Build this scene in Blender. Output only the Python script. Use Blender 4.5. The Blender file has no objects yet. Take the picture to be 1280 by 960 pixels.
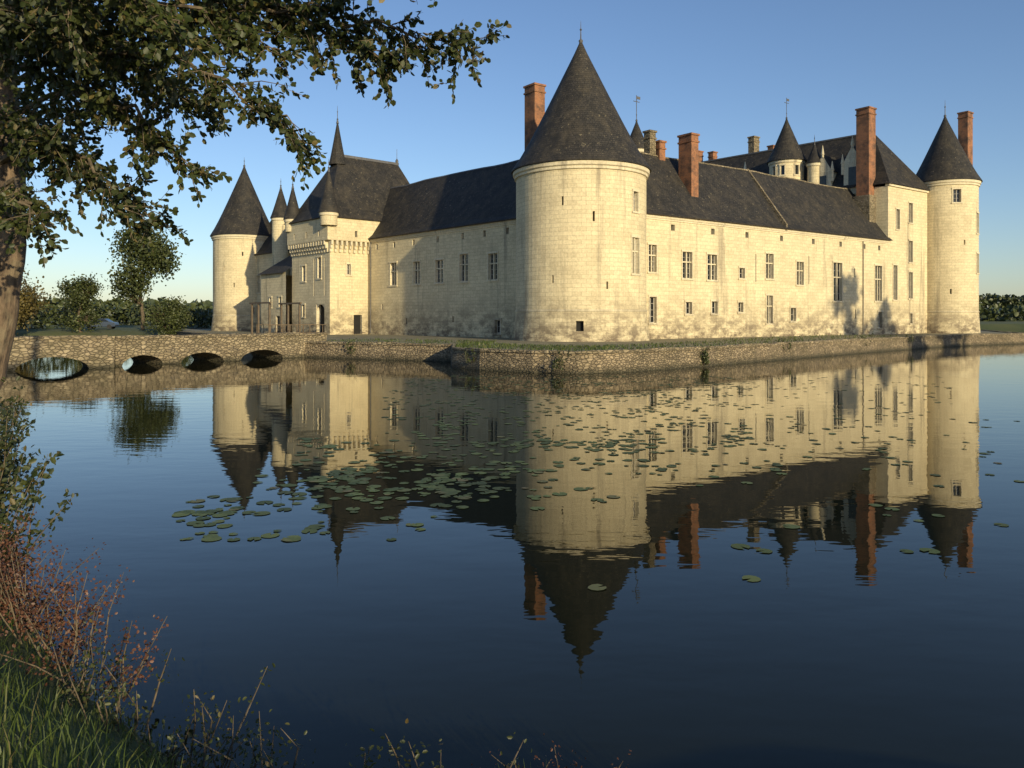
import bpy, math, random
import numpy as np
from mathutils import Vector, noise
random.seed(7); rng=np.random.default_rng(7)
sc=bpy.context.scene
sc.view_settings.view_transform='Standard'
sc.view_settings.look='None'
sc.view_settings.exposure=0

# ------------------------------------------------------------ materials
def newmat(name):
    m=bpy.data.materials.new(name); m.use_nodes=True
    nt=m.node_tree; b=nt.nodes['Principled BSDF']
    return m,nt,b
def N(nt,t,**k):
    n=nt.nodes.new(t)
    for a,v in k.items(): setattr(n,a,v)
    return n
def L(nt,a,b): nt.links.new(a,b)
def ramp(nt,fac,stops):
    r=nt.nodes.new('ShaderNodeValToRGB')
    while len(r.color_ramp.elements)<len(stops): r.color_ramp.elements.new(0.5)
    for e,(p,c) in zip(r.color_ramp.elements,stops):
        e.position=p; e.color=(c[0],c[1],c[2],1) if not isinstance(c,(int,float)) else (c,c,c,1)
    L(nt,fac,r.inputs[0]); return r.outputs[0]
def mix(nt,a,b,fac,mode='MIX'):
    n=nt.nodes.new('ShaderNodeMix'); n.data_type='RGBA'; n.blend_type=mode
    for idx,v in ((0,fac),(6,a),(7,b)):
        if hasattr(v,'links'): L(nt,v,n.inputs[idx])
        elif isinstance(v,(int,float)): n.inputs[idx].default_value=v
        else: n.inputs[idx].default_value=(v[0],v[1],v[2],1)
    return n.outputs[2]
def noisen(nt,vec,scale,detail=4,rough=.6,sc3=None):
    if sc3:
        mp=N(nt,'ShaderNodeMapping'); mp.inputs['Scale'].default_value=sc3
        L(nt,vec,mp.inputs['Vector']); vec=mp.outputs[0]
    n=N(nt,'ShaderNodeTexNoise'); n.inputs['Scale'].default_value=scale
    n.inputs['Detail'].default_value=detail; n.inputs['Roughness'].default_value=rough
    L(nt,vec,n.inputs['Vector']); return n.outputs[0]
def bump(nt,b,h,strength,dist,prev=None):
    n=N(nt,'ShaderNodeBump'); n.inputs['Strength'].default_value=strength; n.inputs['Distance'].default_value=dist
    L(nt,h,n.inputs['Height'])
    if prev is not None: L(nt,prev,n.inputs['Normal'])
    L(nt,n.outputs[0],b.inputs['Normal']); return n.outputs[0]

def limestone(name,c1,c2,mortar,bw=.75,bh=.34,stain=.5):
    m,nt,b=newmat(name)
    uv=N(nt,'ShaderNodeUVMap').outputs[0]; tc=N(nt,'ShaderNodeTexCoord').outputs['Object']
    br=N(nt,'ShaderNodeTexBrick'); br.offset=.5
    br.inputs['Color1'].default_value=(*c1,1); br.inputs['Color2'].default_value=(*c2,1); br.inputs['Mortar'].default_value=(*mortar,1)
    br.inputs['Scale'].default_value=1; br.inputs['Mortar Size'].default_value=.011; br.inputs['Mortar Smooth'].default_value=.3
    br.inputs['Brick Width'].default_value=bw; br.inputs['Row Height'].default_value=bh; br.inputs['Bias'].default_value=-.4
    va=N(nt,'ShaderNodeVectorMath',operation='MULTIPLY_ADD')
    nn=N(nt,'ShaderNodeTexNoise'); nn.inputs['Scale'].default_value=1.3; nn.inputs['Detail'].default_value=1; L(nt,uv,nn.inputs['Vector'])
    L(nt,nn.outputs['Color'],va.inputs[0]); va.inputs[1].default_value=(.06,.06,0); L(nt,uv,va.inputs[2])
    L(nt,va.outputs[0],br.inputs['Vector'])
    big=noisen(nt,tc,.35,5,.68)
    col=mix(nt,br.outputs['Color'],(c1[0]*.62,c1[1]*.61,c1[2]*.60),ramp(nt,big,[(.45,0),(.70,stain)]))
    strk=noisen(nt,tc,1.0,4,.65,(1.1,1.1,.08))
    col=mix(nt,col,(.17,.145,.11),ramp(nt,strk,[(.56,0),(.76,.75)]))
    sx=N(nt,'ShaderNodeSeparateXYZ'); L(nt,tc,sx.inputs[0])
    mz=N(nt,'ShaderNodeMapRange'); mz.inputs[1].default_value=1.2; mz.inputs[2].default_value=5.4; mz.inputs[3].default_value=1.0; mz.inputs[4].default_value=0
    L(nt,sx.outputs[2],mz.inputs[0])
    n3=noisen(nt,tc,.7,5,.75,(1,1,1.8))
    mm=N(nt,'ShaderNodeMath',operation='MULTIPLY'); L(nt,mz.outputs[0],mm.inputs[0]); L(nt,ramp(nt,n3,[(.40,.03),(.58,1)]),mm.inputs[1])
    col=mix(nt,col,(.15,.115,.078),mm.outputs[0])
    fine=noisen(nt,tc,6,3,.7)
    col=mix(nt,col,ramp(nt,fine,[(.25,.78),(.6,1.05)]),1.0,'MULTIPLY')
    L(nt,col,b.inputs['Base Color']); b.inputs['Roughness'].default_value=.9
    inv=N(nt,'ShaderNodeMath',operation='SUBTRACT'); inv.inputs[0].default_value=1; L(nt,br.outputs['Fac'],inv.inputs[1])
    p=bump(nt,b,inv.outputs[0],.4,.015); bump(nt,b,fine,.5,.03,p)
    return m
M_stone=limestone('limestone_ashlar',(.70,.60,.385),(.56,.47,.295),(.36,.30,.19))
M_trim=limestone('limestone_trim',(.68,.60,.42),(.59,.51,.35),(.42,.36,.25),1.2,.5,.4)

def rubble(name,c1,c2,dark,scale=3.2):
    m,nt,b=newmat(name)
    tc=N(nt,'ShaderNodeTexCoord').outputs['Object']
    mp=N(nt,'ShaderNodeMapping'); mp.inputs['Scale'].default_value=(1,1,1.9); L(nt,tc,mp.inputs[0])
    v=N(nt,'ShaderNodeTexVoronoi'); v.inputs['Scale'].default_value=scale; L(nt,mp.outputs[0],v.inputs['Vector'])
    e=N(nt,'ShaderNodeTexVoronoi',feature='DISTANCE_TO_EDGE'); e.inputs['Scale'].default_value=scale; L(nt,mp.outputs[0],e.inputs['Vector'])
    sp=N(nt,'ShaderNodeSeparateColor'); L(nt,v.outputs['Color'],sp.inputs[0])
    col=mix(nt,c1,c2,sp.outputs[0])
    col=mix(nt,dark,col,ramp(nt,e.outputs['Distance'],[(.0,0),(.09,1)]))
    big=noisen(nt,tc,.5,5,.7)
    col=mix(nt,col,(dark[0]*1.3,dark[1]*1.4,dark[2]),ramp(nt,big,[(.45,0),(.75,.7)]))
    sx=N(nt,'ShaderNodeSeparateXYZ'); L(nt,tc,sx.inputs[0])
    mz=N(nt,'ShaderNodeMapRange'); mz.inputs[1].default_value=.03; mz.inputs[2].default_value=.4; mz.inputs[3].default_value=.85; mz.inputs[4].default_value=0
    L(nt,sx.outputs[2],mz.inputs[0]); col=mix(nt,col,(.035,.035,.02),mz.outputs[0])
    L(nt,col,b.inputs['Base Color']); b.inputs['Roughness'].default_value=.95
    bump(nt,b,ramp(nt,e.outputs['Distance'],[(0,0),(.15,1)]),.9,.06)
    return m
M_rub=rubble('rubble_stone',(.38,.31,.20),(.19,.15,.095),(.07,.058,.042))
M_rubd=rubble('terrace_rubble',(.38,.30,.19),(.18,.14,.09),(.055,.045,.032),4.0)

def slate(name):
    m,nt,b=newmat(name)
    uv=N(nt,'ShaderNodeUVMap').outputs[0]; tc=N(nt,'ShaderNodeTexCoord').outputs['Object']
    br=N(nt,'ShaderNodeTexBrick'); br.offset=.5
    br.inputs['Color1'].default_value=(.044,.040,.036,1); br.inputs['Color2'].default_value=(.024,.023,.022,1); br.inputs['Mortar'].default_value=(.01,.01,.01,1)
    br.inputs['Scale'].default_value=1; br.inputs['Mortar Size'].default_value=.014; br.inputs['Brick Width'].default_value=.32; br.inputs['Row Height'].default_value=.22
    L(nt,uv,br.inputs['Vector'])
    n=noisen(nt,tc,.7,5,.7)
    col=mix(nt,br.outputs['Color'],(.075,.063,.045),ramp(nt,n,[(.44,0),(.74,.8)]))
    sp=noisen(nt,tc,3.6,3,.65)
    col=mix(nt,col,(.20,.17,.11),ramp(nt,sp,[(.62,0),(.71,.8)]))
    st=noisen(nt,tc,1.4,3,.6,(1,1,.12))
    col=mix(nt,col,(.016,.016,.016),ramp(nt,st,[(.48,0),(.72,.75)]))
    L(nt,col,b.inputs['Base Color']); b.inputs['Roughness'].default_value=.7; b.inputs['Specular IOR Level'].default_value=.3
    inv=N(nt,'ShaderNodeMath',operation='SUBTRACT'); inv.inputs[0].default_value=1; L(nt,br.outputs['Fac'],inv.inputs[1])
    p=bump(nt,b,inv.outputs[0],.7,.03); bump(nt,b,n,.6,.12,p)
    return m
M_slate=slate('slate_roof')
def brickm():
    m,nt,b=newmat('red_brick'); uv=N(nt,'ShaderNodeUVMap').outputs[0]; tc=N(nt,'ShaderNodeTexCoord').outputs['Object']
    br=N(nt,'ShaderNodeTexBrick'); br.inputs['Color1'].default_value=(.38,.135,.045,1); br.inputs['Color2'].default_value=(.25,.085,.035,1); br.inputs['Mortar'].default_value=(.25,.18,.12,1)
    br.inputs['Scale'].default_value=1; br.inputs['Mortar Size'].default_value=.012; br.inputs['Brick Width'].default_value=.24; br.inputs['Row Height'].default_value=.08
    L(nt,uv,br.inputs['Vector']); n=noisen(nt,tc,1.0,5,.7)
    col=mix(nt,br.outputs['Color'],(.06,.042,.033),ramp(nt,n,[(.42,0),(.64,.85)]))
    L(nt,col,b.inputs['Base Color']); b.inputs['Roughness'].default_value=.9; return m
M_brick=brickm()
def plain(name,c,rough=.7,metal=0,var=.3,scale=3):
    m,nt,b=newmat(name); tc=N(nt,'ShaderNodeTexCoord').outputs['Object']
    n=noisen(nt,tc,scale,4,.6)
    col=mix(nt,(c[0]*(1-var),c[1]*(1-var),c[2]*(1-var)),(c[0]*(1+var),c[1]*(1+var),c[2]*(1+var)),ramp(nt,n,[(.3,0),(.7,1)]))
    L(nt,col,b.inputs['Base Color']); b.inputs['Roughness'].default_value=rough; b.inputs['Metallic'].default_value=metal; return m
M_lead=plain('lead',(.10,.10,.105),.6,.2)
M_pipe=plain('weathered_pipe',(.24,.21,.16),.7,0)
M_glass=plain('window_glass',(.015,.018,.02),.12,0,.5,2)
M_wood=plain('window_casement_paint',(.42,.39,.33),.6)
M_timber=plain('weathered_timber',(.12,.09,.06),.85)
M_dark=plain('dark_interior',(.012,.011,.01),.9)
M_bark=plain('bark',(.11,.085,.055),.95,0,.65,9)
def barkbig():
    m,nt,b=newmat('trunk_bark'); tc=N(nt,'ShaderNodeTexCoord').outputs['Object']
    n=noisen(nt,tc,7,6,.7,(1,1,.25)); l=noisen(nt,tc,2.2,4,.6)
    col=ramp(nt,n,[(.35,(.045,.033,.024)),(.65,(.24,.17,.11))]); col=mix(nt,col,(.24,.20,.13),ramp(nt,l,[(.55,0),(.7,.6)]))
    L(nt,col,b.inputs['Base Color']); b.inputs['Roughness'].default_value=.95; bump(nt,b,n,1,.05); return m
M_trunk=barkbig()
M_gravel=plain('terrace_ground',(.20,.175,.10),.95,0,.45,1.2)
def leafm(name,a,b2,tr=.35,warm=None,rough=.5):
    m,nt,b=newmat(name); g=N(nt,'ShaderNodeNewGeometry').outputs['Random Per Island']
    stops=[(0,a),(.8,b2)]
    if warm: stops+= [(.9,b2),(1,warm)]
    col=ramp(nt,g,stops)
    tc=N(nt,'ShaderNodeTexCoord').outputs['Object']
    col=mix(nt,col,ramp(nt,noisen(nt,tc,.6,2),[(.3,.6),(.7,1.25)]),1.0,'MULTIPLY')
    L(nt,col,b.inputs['Base Color']); b.inputs['Roughness'].default_value=rough
    if tr>0:
        t=N(nt,'ShaderNodeBsdfTranslucent'); L(nt,mix(nt,col,(1.0,1.0,.5),.06),t.inputs[0])
        ms=N(nt,'ShaderNodeMixShader'); ms.inputs[0].default_value=tr
        out=[n for n in nt.nodes if n.type=='OUTPUT_MATERIAL'][0]
        L(nt,b.outputs[0],ms.inputs[1]); L(nt,t.outputs[0],ms.inputs[2]); L(nt,ms.outputs[0],out.inputs[0])
    return m
M_leaf=leafm('alder_leaves',(.024,.038,.009),(.07,.085,.022),.3,(.17,.12,.035))
M_leafg=leafm('tree_leaves',(.03,.045,.012),(.08,.095,.028),.2)
M_leafd=leafm('shrub_leaves',(.018,.03,.009),(.06,.072,.02),.2,(.13,.09,.03))
M_leafs=leafm('bank_tree_leaves',(.03,.045,.014),(.075,.09,.03),0)
M_leafy=leafm('autumn_leaves',(.09,.075,.02),(.17,.13,.04),.3)
M_grass=leafm('grass_blades',(.035,.06,.012),(.11,.15,.03),.35,(.2,.16,.07))
M_red=leafm('dock_seeds',(.07,.03,.018),(.15,.065,.036),.2)
M_pad=leafm('lily_leaf',(.055,.085,.018),(.12,.155,.045),0,(.17,.14,.06),.7)

def groundm():
    m,nt,b=newmat('grass_ground'); tc=N(nt,'ShaderNodeTexCoord').outputs['Object']
    n=noisen(nt,tc,.08,6,.65); f=noisen(nt,tc,2.5,6,.7)
    col=mix(nt,(.05,.075,.02),(.10,.11,.035),ramp(nt,n,[(.35,0),(.65,1)]))
    col=mix(nt,col,(.07,.055,.03),ramp(nt,f,[(.5,0),(.75,.7)]))
    L(nt,col,b.inputs['Base Color']); b.inputs['Roughness'].default_value=1
    bump(nt,b,f,.8,.08); return m
M_ground=groundm()
def waterm():
    m,nt,b=newmat('moat_water'); tc=N(nt,'ShaderNodeTexCoord').outputs['Object']
    b.inputs['Base Color'].default_value=(.010,.012,.006,1); b.inputs['Roughness'].default_value=.012; b.inputs['IOR'].default_value=1.333
    b.inputs['Specular IOR Level'].default_value=.34; b.inputs['Specular Tint'].default_value=(.82,.82,.76,1)
    n1=noisen(nt,tc,1.0,3,.5,(.8,1.6,1)); n2=noisen(nt,tc,.12,2,.5)
    mu=N(nt,'ShaderNodeMath',operation='MULTIPLY'); L(nt,n1,mu.inputs[0]); L(nt,ramp(nt,n2,[(.35,.3),(.7,1)]),mu.inputs[1])
    bump(nt,b,mu.outputs[0],1,.007); return m
M_water=waterm()

# ------------------------------------------------------------ mesh builder
class MB:
    def __init__(s): s.v=[];s.f=[];s.uv=[];s.m=[];s.mats=[]
    def mi(s,mat):
        if mat not in s.mats: s.mats.append(mat)
        return s.mats.index(mat)
    def poly(s,pts,mat,uvs=None):
        i=len(s.v); s.v.extend([tuple(p) for p in pts]); s.f.append(tuple(range(i,i+len(pts))))
        if uvs is None:
            P=[Vector(p) for p in pts]
            n=Vector((0,0,0))
            for k in range(len(P)):
                a,b=P[k],P[(k+1)%len(P)]
                n+=Vector(((a.y-b.y)*(a.z+b.z),(a.z-b.z)*(a.x+b.x),(a.x-b.x)*(a.y+b.y)))
            if n.length<1e-9: n=Vector((0,0,1))
            n.normalize()
            if n.z<0: n=-n
            t=Vector((0,0,1)).cross(n)
            if t.length<.05: t=Vector((1,0,0))
            t.normalize()
            w=n.cross(t)
            if abs(n.z)<.05: w=Vector((0,0,1))
            uvs=[(p.dot(t),p.dot(w)) for p in P]
        s.uv.extend(uvs); s.m.append(s.mi(mat))
    def obj(s,name,parent=None,smooth=False):
        me=bpy.data.meshes.new(name); me.from_pydata(s.v,[],s.f)
        for m in s.mats: me.materials.append(m)
        me.polygons.foreach_set('material_index',s.m)
        ul=me.uv_layers.new(name='UVMap'); ul.data.foreach_set('uv',np.array(s.uv,dtype=np.float32).ravel())
        if smooth: me.polygons.foreach_set('use_smooth',[True]*len(me.polygons))
        me.update(); o=bpy.data.objects.new(name,me); sc.collection.objects.link(o)
        if parent: o.parent=parent
        return o
def empty(name):
    e=bpy.data.objects.new(name,None); sc.collection.objects.link(e); return e
def planar(o,d,n):
    return lambda s,z,out=0:(o[0]+d[0]*s+n[0]*out,o[1]+d[1]*s+n[1]*out,z)
def cyl(cx,cy,r,talus=None):
    def F(s,z,out=0):
        a=s/r-math.pi/2; R=r+out
        if talus and z<talus[0]: R+=talus[1]*(talus[0]-z)/(talus[0]-1.0)
        return (cx+R*math.cos(a),cy+R*math.sin(a),z)
    return F
def boxF(mb,F,s0,s1,z0,z1,o0,o1,mat,ns=1):
    ss=np.linspace(s0,s1,ns+1)
    for a,b in zip(ss[:-1],ss[1:]):
        mb.poly([F(a,z0,o1),F(b,z0,o1),F(b,z1,o1),F(a,z1,o1)],mat,[(a,z0),(b,z0),(b,z1),(a,z1)])
        mb.poly([F(a,z0,o0),F(b,z0,o0),F(b,z1,o0),F(a,z1,o0)],mat,[(a,z0),(b,z0),(b,z1),(a,z1)])
        mb.poly([F(a,z1,o0),F(b,z1,o0),F(b,z1,o1),F(a,z1,o1)],mat,[(a,o0),(b,o0),(b,o1),(a,o1)])
        mb.poly([F(a,z0,o0),F(b,z0,o0),F(b,z0,o1),F(a,z0,o1)],mat,[(a,o0),(b,o0),(b,o1),(a,o1)])
    for a in (s0,s1):
        mb.poly([F(a,z0,o0),F(a,z0,o1),F(a,z1,o1),F(a,z1,o0)],mat,[(o0,z0),(o1,z0),(o1,z1),(o0,z1)])
def wall(mb,wb,F,s0,s1,z0,z1,holes,mat,ds=None,depth=.38):
    S={round(s0,4),round(s1,4)}; Z={z0,z1}
    H=[]
    for h in holes:
        sc_,zb,zt,w=h[:4]; kind=h[4] if len(h)>4 else 'win'
        a,b=round(sc_-w/2,4),round(sc_+w/2,4); H.append((a,b,zb,zt,kind)); S|={a,b}; Z|={zb,zt}
    if ds:
        for x in np.arange(s0,s1,ds):
            if all(abs(x-y)>ds*.2 for y in S): S.add(round(float(x),4))
    for x in np.arange(math.ceil(z0)+.0,z1,3.0):
        if all(abs(x-y)>.05 for y in Z): Z.add(float(x))
    S=sorted(S);Z=sorted(Z)
    for a,b in zip(S[:-1],S[1:]):
        for c,d in zip(Z[:-1],Z[1:]):
            ms,mz=(a+b)/2,(c+d)/2
            if any(h[0]<ms<h[1] and h[2]<mz<h[3] for h in H): continue
            mb.poly([F(a,c),F(b,c),F(b,d),F(a,d)],mat,[(a,c),(b,c),(b,d),(a,d)])
    for a,b,c,d,kind in H:
        D=-depth
        for p,q in (((a,c),(a,d)),((b,c),(b,d)),((a,c),(b,c)),((a,d),(b,d))):
            mb.poly([F(p[0],p[1]),F(q[0],q[1]),F(q[0],q[1],D),F(p[0],p[1],D)],M_trim,[(0,p[1]),(0,q[1]),(.4,q[1]),(.4,p[1])])
        gm=M_dark if kind in('slit','door') else M_glass
        wb.poly([F(a,c,D+.01),F(b,c,D+.01),F(b,d,D+.01),F(a,d,D+.01)],gm)
        w=b-a;h=d-c
        if kind=='win':
            t=.13
            boxF(wb,F,a-t,a,c,d,.0,.05,M_trim); boxF(wb,F,b,b+t,c,d,.0,.05,M_trim)
            boxF(wb,F,a-t-.05,b+t+.05,c-.16,c,.0,.11,M_trim)
            boxF(wb,F,a-t-.04,b+t+.04,d,d+.18,.0,.09,M_trim)
            f=.07; o0,o1=-.33,-.27
            for x in (a,b-f): boxF(wb,F,x,x+f,c,d,o0,o1,M_wood)
            for z in (c,d-f): boxF(wb,F,a+f,b-f,z,z+f,o0,o1,M_wood)
            if w>.95 and h>1.6:
                zt=c+h*.62; xm=(a+b)/2
                boxF(wb,F,xm-.06,xm+.06,c,d,-.26,-.08,M_trim)
                boxF(wb,F,a,xm-.06,zt-.06,zt+.06,-.255,-.085,M_trim); boxF(wb,F,xm+.06,b,zt-.06,zt+.06,-.255,-.085,M_trim)
                for x0,x1 in ((a+f,xm-.06),(xm+.06,b-f)):
                    xc=(x0+x1)/2; boxF(wb,F,xc-.018,xc+.018,c+f,d-f,-.31,-.28,M_wood)
                nb=5
            else:
                xm=(a+b)/2; boxF(wb,F,xm-.03,xm+.03,c+f,d-f,-.32,-.275,M_wood); nb=max(2,int(h/.5))
            for i in range(1,nb):
                z=c+h*i/nb; boxF(wb,F,a+f,b-f,z-.015,z+.015,-.315,-.285,M_wood)
def lathe(mb,cx,cy,prof,mat,seg=64,a0=0):
    l=0
    for (r0,z0),(r1,z1) in zip(prof[:-1],prof[1:]):
        dl=math.hypot(r1-r0,z1-z0)
        R=max(r0,r1)
        for i in range(seg):
            a,b=2*math.pi*i/seg+a0,2*math.pi*(i+1)/seg+a0
            p=[(cx+r0*math.cos(a),cy+r0*math.sin(a),z0),(cx+r0*math.cos(b),cy+r0*math.sin(b),z0),(cx+r1*math.cos(b),cy+r1*math.sin(b),z1),(cx+r1*math.cos(a),cy+r1*math.sin(a),z1)]
            mb.poly(p,mat,[(a*R,l),(b*R,l),(b*R,l+dl),(a*R,l+dl)])
        l+=dl
def cone(mb,cx,cy,r,ze,zt,seg=64,fin=1.4):
    n=10; pr=[(r*.97,ze-.12),(r+.42*min(1,r/4+.3),ze-.1),(r+.40*min(1,r/4+.3),ze)]
    R=pr[-1][0]
    for i in range(1,n+1):
        t=i/n; fl=.07*math.exp(-t*7)*r
        pr.append((max(.05,(R-.07*r)*(1-t)+fl),ze+(zt-ze)*t))
    lathe(mb,cx,cy,pr,M_slate,seg)
    k=.5+.5*min(1,r/5)
    lathe(mb,cx,cy,[(.30*k,zt-.9*k),(.13*k,zt-.2*k),(.2*k,zt),(.06*k,zt+.15*k),(.04,zt+fin*.5),(.11*k,zt+fin*.55),(.03,zt+fin*.62),(.012,zt+fin)],M_lead,10)
def vane(mb,cx,cy,z):
    F=planar((cx,cy),(.8,.6),(.6,-.8))
    boxF(mb,F,-.03,.03,z-1.2,z+1.0,-.02,.02,M_lead); boxF(mb,F,-.45,.45,z+.3,z+.36,-.025,.025,M_lead)
    boxF(mb,F,.04,.55,z+.6,z+.9,-.01,.01,M_lead)
def tower(name,cx,cy,r,ze,zt,holes,parent,talus=(3.6,.28),fin=1.4):
    wb=MB();w2=MB();rb=MB()
    F=cyl(cx,cy,r,talus); C=math.pi*r
    wall(wb,w2,F,-C,C,.6,ze-.45,holes,M_stone,ds=2*C/72)
    lathe(wb,cx,cy,[(r+.02,ze-.75),(r+.14,ze-.7),(r+.14,ze-.5),(r+.26,ze-.42),(r+.28,ze-.14),(r*.8,ze-.13)],M_trim,72)
    if talus: lathe(wb,cx,cy,[(r+.0,talus[0]+.12),(r+.07,talus[0]+.1),(r+.07,talus[0]-.05),(r,talus[0]-.1)],M_trim,72)
    cone(rb,cx,cy,r,ze,zt,fin=fin)
    wb.obj(name+'_wall',parent); w2.obj(name+'_windows',parent); rb.obj(name+'_roof',parent)

castle=empty('chateau')
RW=(.8038,.5949); RN=(.5949,-.8038); LW=(-.6628,.7488); LN=(-.7488,-.6628)
r=5.5
tower('corner_tower',5.85,68,r,15.45,26.6,[
   (r*.84,6.6,9.5,1.0),(r*.84,11.6,13.2,.7),(-.35*r,11.9,12.6,.18,'slit'),(.1*r,10.6,11.4,.18,'slit'),(-.1*r,2.0,2.8,.6,'slit'),(.3*r,5.3,5.9,.16,'slit'),(-.5*r,5.8,6.4,.16,'slit')],castle,fin=1.7)
tower('east_tower',54.9,101.4,3.7,20.1,28.7,[(-.5,17.2,18.8,.9),(2.9,13.5,16,.8),(2.9,8.6,11,.8),(-1.2,6,6.6,.2,'slit'),(.4,12,12.6,.2,'slit')],castle,talus=(3.8,.2),fin=2)
tower('west_tower',-40,119.5,4.4,15.2,25.8,[(0,7.5,8.1,.2,'slit'),(1.2,12,12.6,.2,'slit'),(-1.5,10,10.6,.2,'slit'),(2.6,3.6,4.6,.6)],castle,talus=(3.4,.3),fin=1.3)

# ---- wings
def wing(name,o,d,n,s0,s1,zb,ze,zr,depth,holes):
    wb=MB();w2=MB();rb=MB(); F=planar(o,d,n)
    wall(wb,w2,F,s0,s1,zb,ze-.5,holes,M_stone,ds=6)
    boxF(wb,F,s0,s1,ze-.35,ze-.02,-.3,.16,M_trim)
    boxF(wb,F,s0,s1,ze-.5,ze-.352,-.3,.08,M_trim)
    wb.poly([F(s0,zb,-depth),F(s1,zb,-depth),F(s1,ze,-depth),F(s0,ze,-depth)],M_stone)
    for s in (s0,s1):
        wb.poly([F(s,zb,-.01),F(s,zb,-depth),F(s,ze,-depth),F(s,zr-.1,-depth/2),F(s,ze,-.01)],M_stone)
    nn=36; ss=np.linspace(s0,s1,nn+1)
    def sag(s,z,k=.16): return z+k*noise.noise(Vector((s*.22,z,1.7)))
    prof=[(.42,ze-.03),(-.15,ze+.42),(-depth/4,(ze+zr)/2+.1),(-depth/2,zr)]
    for a,b in zip(ss[:-1],ss[1:]):
        l=0
        for (o0,z0),(o1,z1) in zip(prof[:-1],prof[1:]):
            dl=math.hypot(o1-o0,z1-z0)
            k0=.05 if z0<ze+.1 else .16
            rb.poly([F(a,sag(a,z0,k0),o0),F(b,sag(b,z0,k0),o0),F(b,sag(b,z1),o1),F(a,sag(a,z1),o1)],M_slate,[(a,l),(b,l),(b,l+dl),(a,l+dl)]); l+=dl
        rb.poly([F(a,sag(a,zr),-depth/2),F(b,sag(b,zr),-depth/2),F(b,ze,-depth-.3),F(a,ze,-depth-.3)],M_slate)
        rb.poly([F(a,sag(a,ze-.03,.05),.42),F(b,sag(b,ze-.03,.05),.42),F(b,ze-.12,.40),F(a,ze-.12,.40)],M_slate)
        rb.poly([F(a,ze-.12,.40),F(b,ze-.12,.40),F(b,ze-.12,0.17),F(a,ze-.12,0.17)],M_timber)
        rz=(sag(a,zr),sag(b,zr))
        for q in (-1,1):
            rb.poly([F(a,rz[0]-.10,-depth/2+q*.12),F(b,rz[1]-.10,-depth/2+q*.12),F(b,rz[1]+.07,-depth/2),F(a,rz[0]+.07,-depth/2)],M_rub if name=='south_wing' else M_lead)
    wb.obj(name+'_wall',castle); w2.obj(name+'_windows',castle); rb.obj(name+'_roof',castle)
Ro=(11.76,70.0); Lo=(.37,73.9)
at=[(s,10.9,11.45,.5,'slit') for s in (3.4,8.9,14.0,19.6,25.2,30.4,35.2,38.4)]
wing('south_wing',Ro,RW,RN,-4,40.6,.6,12.24,18.75,9,[
 (.75,7.08,9.48,1.0),(5.3,6.66,9.08,1.3),(8.76,6.6,9.0,1.35),(13.2,6.9,7.9,.85),(17.6,7.0,9.5,1.25),(22.8,6.5,8.9,1.25),(29.8,4.9,9.1,1.7),(38.2,5.0,9.1,1.5),
 (.8,2.6,4.9,.9),(5.5,3.4,4.5,.85),(9.1,3.45,4.6,.85),(13.0,3.6,4.55,.75),(17.6,2.5,5.3,1.0),(21.6,2.7,4.1,.9),(38.6,1.9,3.75,.85),
 (24.4,6.6,9.6,.13,'slit'),(15.4,6.6,9.4,.12,'slit'),(33.4,3.0,4.0,.2,'slit'),(33.2,7.6,8.6,.2,'slit')]+at)
al=[(s,10.9,11.5,.4,'slit') for s in (1.2,4.6,8.0,12.2,16.6,20.4,24)]
wing('west_wing',Lo,LW,LN,-4,60,.6,12.24,18.9,9,[
 (3.3,6.7,9.2,1.35),(7.8,6.7,9.4,1.35),(11.9,6.7,9.05,1.35),(16,6.7,9.1,1.25),(20.5,6.7,9.2,1.25),(2.6,1.6,2.85,.8),(9.6,2.6,3.2,.3,'slit'),(18,2.4,3,.3,'slit'),
 (50,6.7,9.2,1.2),(56,6.7,9.2,1.2),(22.8,4,4.6,.3,'slit')]+al)
dp=MB(); F=planar(Lo,LW,LN); boxF(dp,F,25.2,25.3,1.3,11.8,.05,.14,M_lead)
F=planar(Ro,RW,RN)
for s in (34.8,): boxF(dp,F,s,s+.08,1.3,11.75,.05,.13,M_pipe)
dp.obj('downpipes',castle)

# ---- main range (tall far building)
P1=(44.2,94.0)
lo=MB();lw=MB();lr=MB()
Wd=9.3; ZL=18.6; ZR=26.2; LL=34
Ff=planar(P1,RW,RN)
wall(lo,lw,Ff,0,Wd,.6,ZL,[(1.6,5.2,9.3,.9),(5.2,14.6,17.0,.9),(5.2,9.8,12.4,.9),(5.2,5.4,8.6,.9),(2.2,13.6,16,.8),(5.3,2.4,3.6,.6)],M_stone)
boxF(lo,Ff,-.1,Wd+.1,ZL,ZL+.3,-.3,.2,M_trim)
Fs=planar(P1,LW,(-RW[0],-RW[1]))
wall(lo,lw,Fs,0,LL,.6,ZL,[(t,13.5,16.2,1.4) for t in (5,9.5,17,22,27)],M_stone)
Fe=planar((P1[0]+RW[0]*Wd,P1[1]+RW[1]*Wd),LW,RW)
wall(lo,lw,Fe,0,LL,.6,ZL,[],M_stone)
def LP(t,u,z): return (P1[0]+LW[0]*t+RW[0]*u,P1[1]+LW[1]*t+RW[1]*u,z)
e=.4
A_,B_,C_,D_=LP(-e,-e,ZL+.25),LP(-e,Wd+e,ZL+.25),LP(LL,Wd+e,ZL+.25),LP(LL,-e,ZL+.25)
R1,R2=LP(4.2,Wd/2,ZR),LP(LL,Wd/2,ZR)
for q in ([A_,B_,R1],[B_,C_,R2,R1],[D_,A_,R1,R2]): lr.poly(q,M_slate)
lo.poly([LP(LL,0,.6),LP(LL,Wd,.6),LP(LL,Wd,ZL),LP(LL,Wd/2,ZR-.1),LP(LL,0,ZL)],M_stone)
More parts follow.
